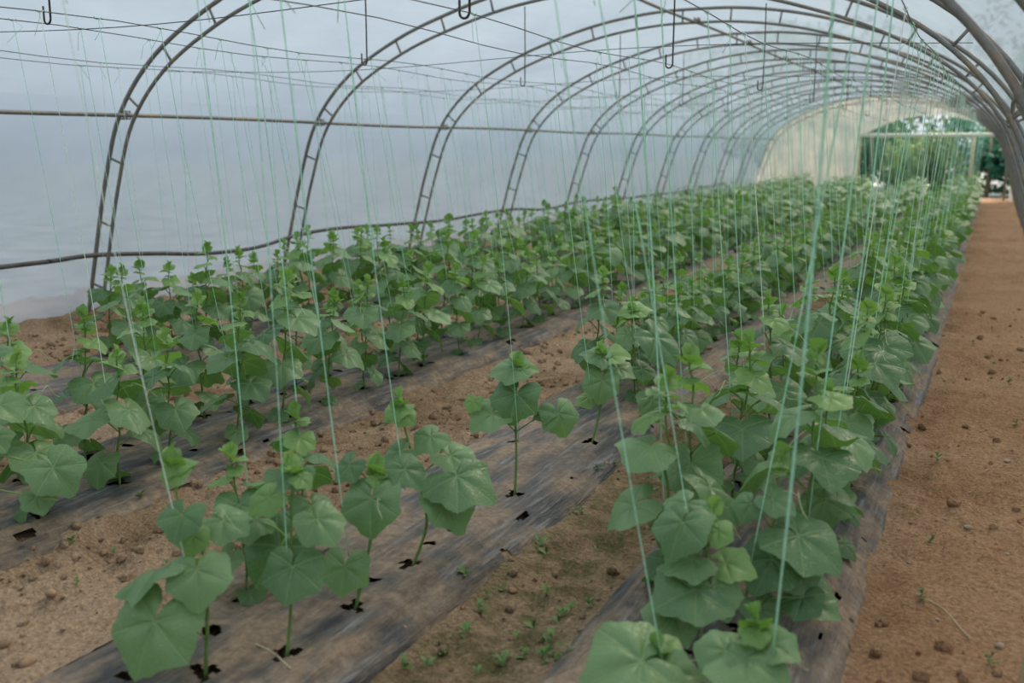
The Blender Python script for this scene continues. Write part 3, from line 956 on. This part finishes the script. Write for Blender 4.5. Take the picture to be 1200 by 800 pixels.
# ------------------------------------------------------------------ twine strings
srng = random.Random(21)
def string_pts(p, bi, wi):
    b = BEDS[bi]
    ytop = p['y'] + srng.uniform(-.12, .12)
    top = np.array([b['wires'][wi] + .012 * math.sin(ytop * .9 + wi), ytop, wire_z(bi, ytop)])
    bot = np.array([p['x'] + srng.uniform(-.02, .02), p['y'] + srng.uniform(-.02, .02), BED_H + srng.uniform(.12, .28)])
    return top, bot
def string_geo(mb, top, bot, rad, knots=True, n=4, seg=14):
    rg = random.Random(int(top[1] * 1000))
    pts = []
    a = rg.uniform(0, 6); bow = rg.uniform(-.012, .012)
    for t in np.linspace(0, 1, seg):
        w = math.sin(PI * t) * bow
        pts.append(top + (bot - top) * t + np.array([w, w * .5, 0]))
    mb.tube(pts, [rad * (1 + .22 * math.sin(i * 1.9 + a)) for i in range(seg)], n)
    if knots:
        k = [top + np.array([.008 * math.cos(u * 5), .03 * (u - 1), .006 * math.sin(u * 5)]) for u in np.linspace(0, 2, 12)]
        mb.tube(k, rad * .9, 4)
        mb.tube([top, top + np.array([rg.uniform(-.03, .03), rg.uniform(-.03, .03), -.03]), top + np.array([rg.uniform(-.05, .05), rg.uniform(-.06, .06), -.10])], rad * .7, 3)
SLAB = ['thin mint green twine tied from wire down to plants ' + b['where'] for b in BEDS]
ordered = sorted(PLANTS, key=lambda p: p['d'])
mbf = MB(); cnt = 0
for p in ordered:
    if p['d'] < 1.4 and p['hero'] is None: continue
    top, bot = string_pts(p, p['bed'], p['row'])
    if cnt < 270:
        q = MB(); string_geo(q, top, bot, srng.uniform(.0013, .0020) * (2.0 if p['d'] < 2.4 else (1.3 if p['d'] < 3.6 else 1)))
        white = srng.random() < .2
        o = q.build('twine_string', [M['white_twine'] if white else M['twine']])
        lab = '%s green twine over %s row of %s, by %s arch from far end' % ('whitish' if white else 'mint', 'path-side' if p['row'] == 0 else 'wall-side', BEDW[p['bed']], arch_ord(p['y']))
        tag(o, lab, 'twine', ('whitish' if white else 'green') + ' twines over the plants ' + BEDS[p['bed']]['where'])
        cnt += 1
    else:
        string_geo(mbf, top, bot, .0015, False, 3, 3)
if mbf.v:
    tag(mbf.build('far_twine_strings', [M['twine']]), 'many far green twines hanging over the far rows', 'twine', kind='stuff')

# ------------------------------------------------------------------ clods, stones, weeds, straw
crng = np.random.default_rng(4)
t_ = (1 + 5 ** .5) / 2
ICO = np.array([(-1, t_, 0), (1, t_, 0), (-1, -t_, 0), (1, -t_, 0), (0, -1, t_), (0, 1, t_), (0, -1, -t_), (0, 1, -t_), (t_, 0, -1), (t_, 0, 1), (-t_, 0, -1), (-t_, 0, 1)]) / math.sqrt(1 + t_ * t_)
ICF = np.array([(0, 11, 5), (0, 5, 1), (0, 1, 7), (0, 7, 10), (0, 10, 11), (1, 5, 9), (5, 11, 4), (11, 10, 2), (10, 7, 6), (7, 1, 8), (3, 9, 4), (3, 4, 2), (3, 2, 6), (3, 6, 8), (3, 8, 9), (4, 9, 5), (2, 4, 11), (6, 2, 10), (8, 6, 7), (9, 8, 1)])
n = 26000
cy = 1.3 + 9 * crng.random(n) ** 1.8
cx = -6.75 + 7.2 * crng.random(n)
_, ins = bed_profile(cx, cy)
dens = np.where(ins > .4, .05, np.where((cx > -3.2) & (cx < -2.2), .65, np.where(cx < -3.9, .8, np.where(cx > -.35, .16, .22))))
dens = dens * np.clip(.3 + 2.2 * (vnoise(cx * 1.7, cy * 1.7, 12) + .25), .08, 1)
ok = crng.random(n) < dens
cx, cy = cx[ok], cy[ok]
cz = soil_height(cx, cy)
sz = .004 + .022 * crng.random(len(cx)) ** 3.6
V = ICO[None] * (1 + .7 * (crng.random((len(cx), 12, 1)) - .5)) * (sz[:, None, None] * (0.8 + .5 * crng.random((len(cx), 1, 3))))
V += np.stack([cx, cy, cz + sz * .25], -1)[:, None, :]
Fq = (ICF[None] + (np.arange(len(cx)) * 12)[:, None, None]).reshape(-1, 3)
tag(link('soil_crumbs', mesh_arrays('soil_crumbs', V.reshape(-1, 3), Fq, [M['soil']], False)), 'loose brown soil crumbs scattered over the furrows', 'soil crumbs', kind='stuff')
grng = random.Random(8)
def lump(name, x, y, s, mat, label, cat, group):
    v = np.array([[ICO[i][0] * s * grng.uniform(.7, 1.5), ICO[i][1] * s * grng.uniform(.6, 1.3), ICO[i][2] * s * grng.uniform(.4, .9)] for i in range(12)])
    me = mesh_arrays(name, v, ICF, [mat], True)
    o = link(name, me); o.location = (x, y, ground_z(x, y) + s * .25)
    md = o.modifiers.new('round', 'SUBSURF'); md.levels = md.render_levels = 1
    tag(o, label, cat, group)
for px, py, s in [(1107, 611, .014), (1135, 615, .020), (1180, 652, .012), (1098, 730, .010), (1113, 525, .016), (1065, 658, .010), (1180, 540, .02), (1172, 755, .018)]:
    p = on_ground(px, py); lump('pebble', p[0], p[1], s, M['stone'], 'small pale pebble lying on the bare path', 'pebble', 'pebbles on the bare path')
for px, py, s in [(230, 755, .03), (30, 770, .035), (205, 610, .028), (120, 640, .022), (60, 700, .026), (150, 690, .02), (160, 430, .04), (70, 460, .04), (30, 440, .05), (600, 690, .02), (450, 720, .022), (470, 745, .026), (430, 760, .03), (520, 690, .02), (90, 775, .028), (275, 560, .03), (330, 560, .028), (290, 545, .024)]:
    p = on_ground(px, py)
    w = 'in the mossy furrow' if p[0] > -1.6 else ('in the furrow before the third bed' if p[0] > -3.1 else 'near the film wall')
    lump('soil_clod', p[0], p[1], s, M['clod'], 'rough brown soil clod ' + w, 'clod', 'soil clods ' + w)
def weed_mesh(seed):
    rg = random.Random(seed)
    mb = MB()
    for k in range(rg.randint(5, 9)):
        a = rg.uniform(0, 6.28); L0 = rg.uniform(.012, .032); el = rg.uniform(.2, 1.1)
        o = np.array([math.cos(a), math.sin(a), 0]); sd_ = np.array([-math.sin(a), math.cos(a), 0])
        b0 = np.array([0, 0, rg.uniform(.0, .02)])
        t0 = b0 + o * L0 * .5 * math.cos(el) + UPV * L0 * math.sin(el) * .6
        t1 = b0 + o * L0 * math.cos(el) + UPV * L0 * math.sin(el) * .7
        w = L0 * .28
        mb.add([b0, t0 - sd_ * w + UPV * .002, t1, t0 + sd_ * w + UPV * .002, t0 - UPV * .002], [(0, 1, 4), (1, 2, 4), (2, 3, 4), (3, 0, 4)])
    return mb.mesh('weed_seedling', [M['weed']])
WM = [weed_mesh(k) for k in range(6)]
def weed(x, y, s, label, group):
    o = link('weed_seedling', WM[grng.randrange(6)]); o.location = (x, y, ground_z(x, y)); o.scale = (s,) * 3; o.rotation_euler = (0, 0, grng.uniform(0, 6.28))
    tag(o, label, 'weed', group)
for px, py in [(520, 700), (528, 690), (545, 690), (570, 697), (590, 690), (625, 735), (640, 760), (648, 752), (660, 720), (668, 715), (655, 728), (735, 608), (725, 604), (742, 603), (700, 640), (628, 645), (632, 640), (640, 648), (605, 745), (615, 765), (590, 770), (560, 780), (520, 760), (500, 775), (470, 780), (545, 745), (690, 705), (760, 560), (775, 548), (770, 570), (790, 535), (800, 520), (640, 700), (665, 770), (650, 775), (637, 770), (560, 720), (700, 560), (720, 550), (740, 540), (845, 470), (860, 480), (600, 625), (680, 600), (695, 590)]:
    p = on_ground(px, py)
    if -1.56 < p[0] < -1.0:
        weed(p[0], p[1], grng.uniform(.8, 1.7), 'tiny green weed seedling in the mossy furrow', 'weeds in the mossy furrow')
for px, py in [(1090, 637), (1080, 705), (1160, 780), (1182, 452), (1183, 448), (1140, 405), (1170, 395), (1165, 425), (1190, 500), (1098, 545), (1085, 565)]:
    p = on_ground(px, py); weed(p[0], p[1], grng.uniform(.9, 1.5), 'tiny green weed seedling on the bare path', 'weeds on the bare path')
for px, py in [(85, 640), (135, 640), (165, 595), (195, 660), (90, 690), (260, 570), (275, 565)]:
    p = on_ground(px, py); weed(p[0], p[1], grng.uniform(.8, 1.3), 'tiny green weed seedling in the furrow before the third bed', 'weeds in the third furrow')
def straw(pix, label, z=.006, r=.0022, mat='straw'):
    pts = []
    for x, y in pix:
        p = on_ground(x, y)
        for _ in range(3):
            zz = ground_z(p[0], p[1]) + z + (.03 if bed_profile(np.array([p[0]]), np.array([p[1]]))[1][0] > .5 else 0)
            p = on_ground(x, y, zz)
        pts.append(p)
    solo('dry_straw', label, 'straw', catmull(pts, 5), r, M[mat], 5)
straw([(262, 745), (295, 753), (320, 765), (340, 783)], 'curved dry straw lying on the torn mulch sheet', .012, .003)
straw([(1072, 695), (1105, 713), (1125, 735), (1138, 748)], 'long thin dry straw lying on the bare path')
straw([(1145, 556), (1155, 551), (1165, 549)], 'short dry straw on the bare path')
straw([(950, 552), (930, 555), (1160, 550)][:2] + [(905, 560)], 'pale dry straw across the path bed', .03)
# stake at the edge of the path
p = on_ground(1192, 812)
solo('wooden_stake', 'pale wooden stake standing at the edge of the bare path', 'stake', [(p[0], p[1], -.05), (p[0] + .02, p[1] + .005, .12), (p[0] + .035, p[1] + .01, .2)], .013, M['wood'], 8)

# ------------------------------------------------------------------ trees and shrubs beyond the far end
def tree(x, y, h, w, mi, seed, label, trunk=True, nleaf=1500, z0=.1):
    rg = np.random.default_rng(seed)
    e = link('leafy_shrub' if h < 3 else 'leafy_tree'); e.location = (x, y, 0)
    tag(e, label, 'shrub' if h < 3 else 'tree', 'trees and shrubs beyond the far end')
    nb_ = 9
    cs = np.stack([rg.uniform(-.5, .5, nb_) * w, rg.uniform(-.5, .5, nb_) * w, z0 + h * (rg.uniform(.0, .75, nb_) if h < 3 else rg.uniform(.15, .85, nb_))], 1)
    rs = w * rg.uniform(.25, .45, nb_)
    bi_ = rg.integers(0, nb_, nleaf)
    d = rg.normal(size=(nleaf, 3)); d /= np.linalg.norm(d, axis=1)[:, None]
    c = cs[bi_] + d * (rs[bi_] * rg.uniform(.6, 1.0, nleaf))[:, None]
    c[:, 2] = np.clip(c[:, 2], .05, None)
    a = rg.normal(size=(nleaf, 3)); a /= np.linalg.norm(a, axis=1)[:, None]
    b_ = np.cross(a, rg.normal(size=(nleaf, 3))); b_ /= np.linalg.norm(b_, axis=1)[:, None]
    s = rg.uniform(.10, .2, nleaf)[:, None]
    V = np.stack([c - a * s, c + b_ * s * .5, c + a * s, c - b_ * s * .5], 1).reshape(-1, 3)
    link('foliage', mesh_arrays('foliage', V, np.arange(nleaf * 4).reshape(-1, 4), [M['foliage'][mi]], False), e)
    q = MB()
    q.tube([(0, 0, -.2), (.05, 0, h * .3), (0, .05, h * .7)], [.09, .07, .03], 7)
    q.build('trunk', [M['bark']], e)
tree(-6.2, 36.5, 2.6, 2.6, 2, 1, 'dark teal shrub beyond the left of the far opening')
tree(-4.0, 37.5, 2.7, 2.4, 0, 2, 'dark dense shrub beyond the middle of the far opening')
tree(-1.9, 36.2, 1.9, 1.9, 1, 3, 'yellow green low shrub beyond the far crossbar')
tree(-0.2, 37.0, 2.6, 1.9, 2, 4, 'teal shrub behind the pale post of the far opening')
tree(1.0, 34.6, 2.0, 1.1, 0, 15, 'dark shrub close behind the end of the path', nleaf=1200)
tree(2.3, 38.5, 2.9, 2.6, 0, 5, 'dark shrub beyond the end of the bare path')
tree(-5.5, 43, 6.5, 4.5, 0, 6, 'tall dark tree behind the far opening, left', nleaf=2600)
tree(-1.5, 45, 7.0, 5.0, 1, 7, 'tall olive tree behind the far opening, middle', nleaf=2600)
tree(3.2, 44, 6.5, 4.5, 0, 8, 'tall dark tree behind the end of the path', nleaf=2600)
tree(-9.5, 42, 6.0, 4.5, 1, 9, 'tall olive tree beyond the film gable', nleaf=2400)
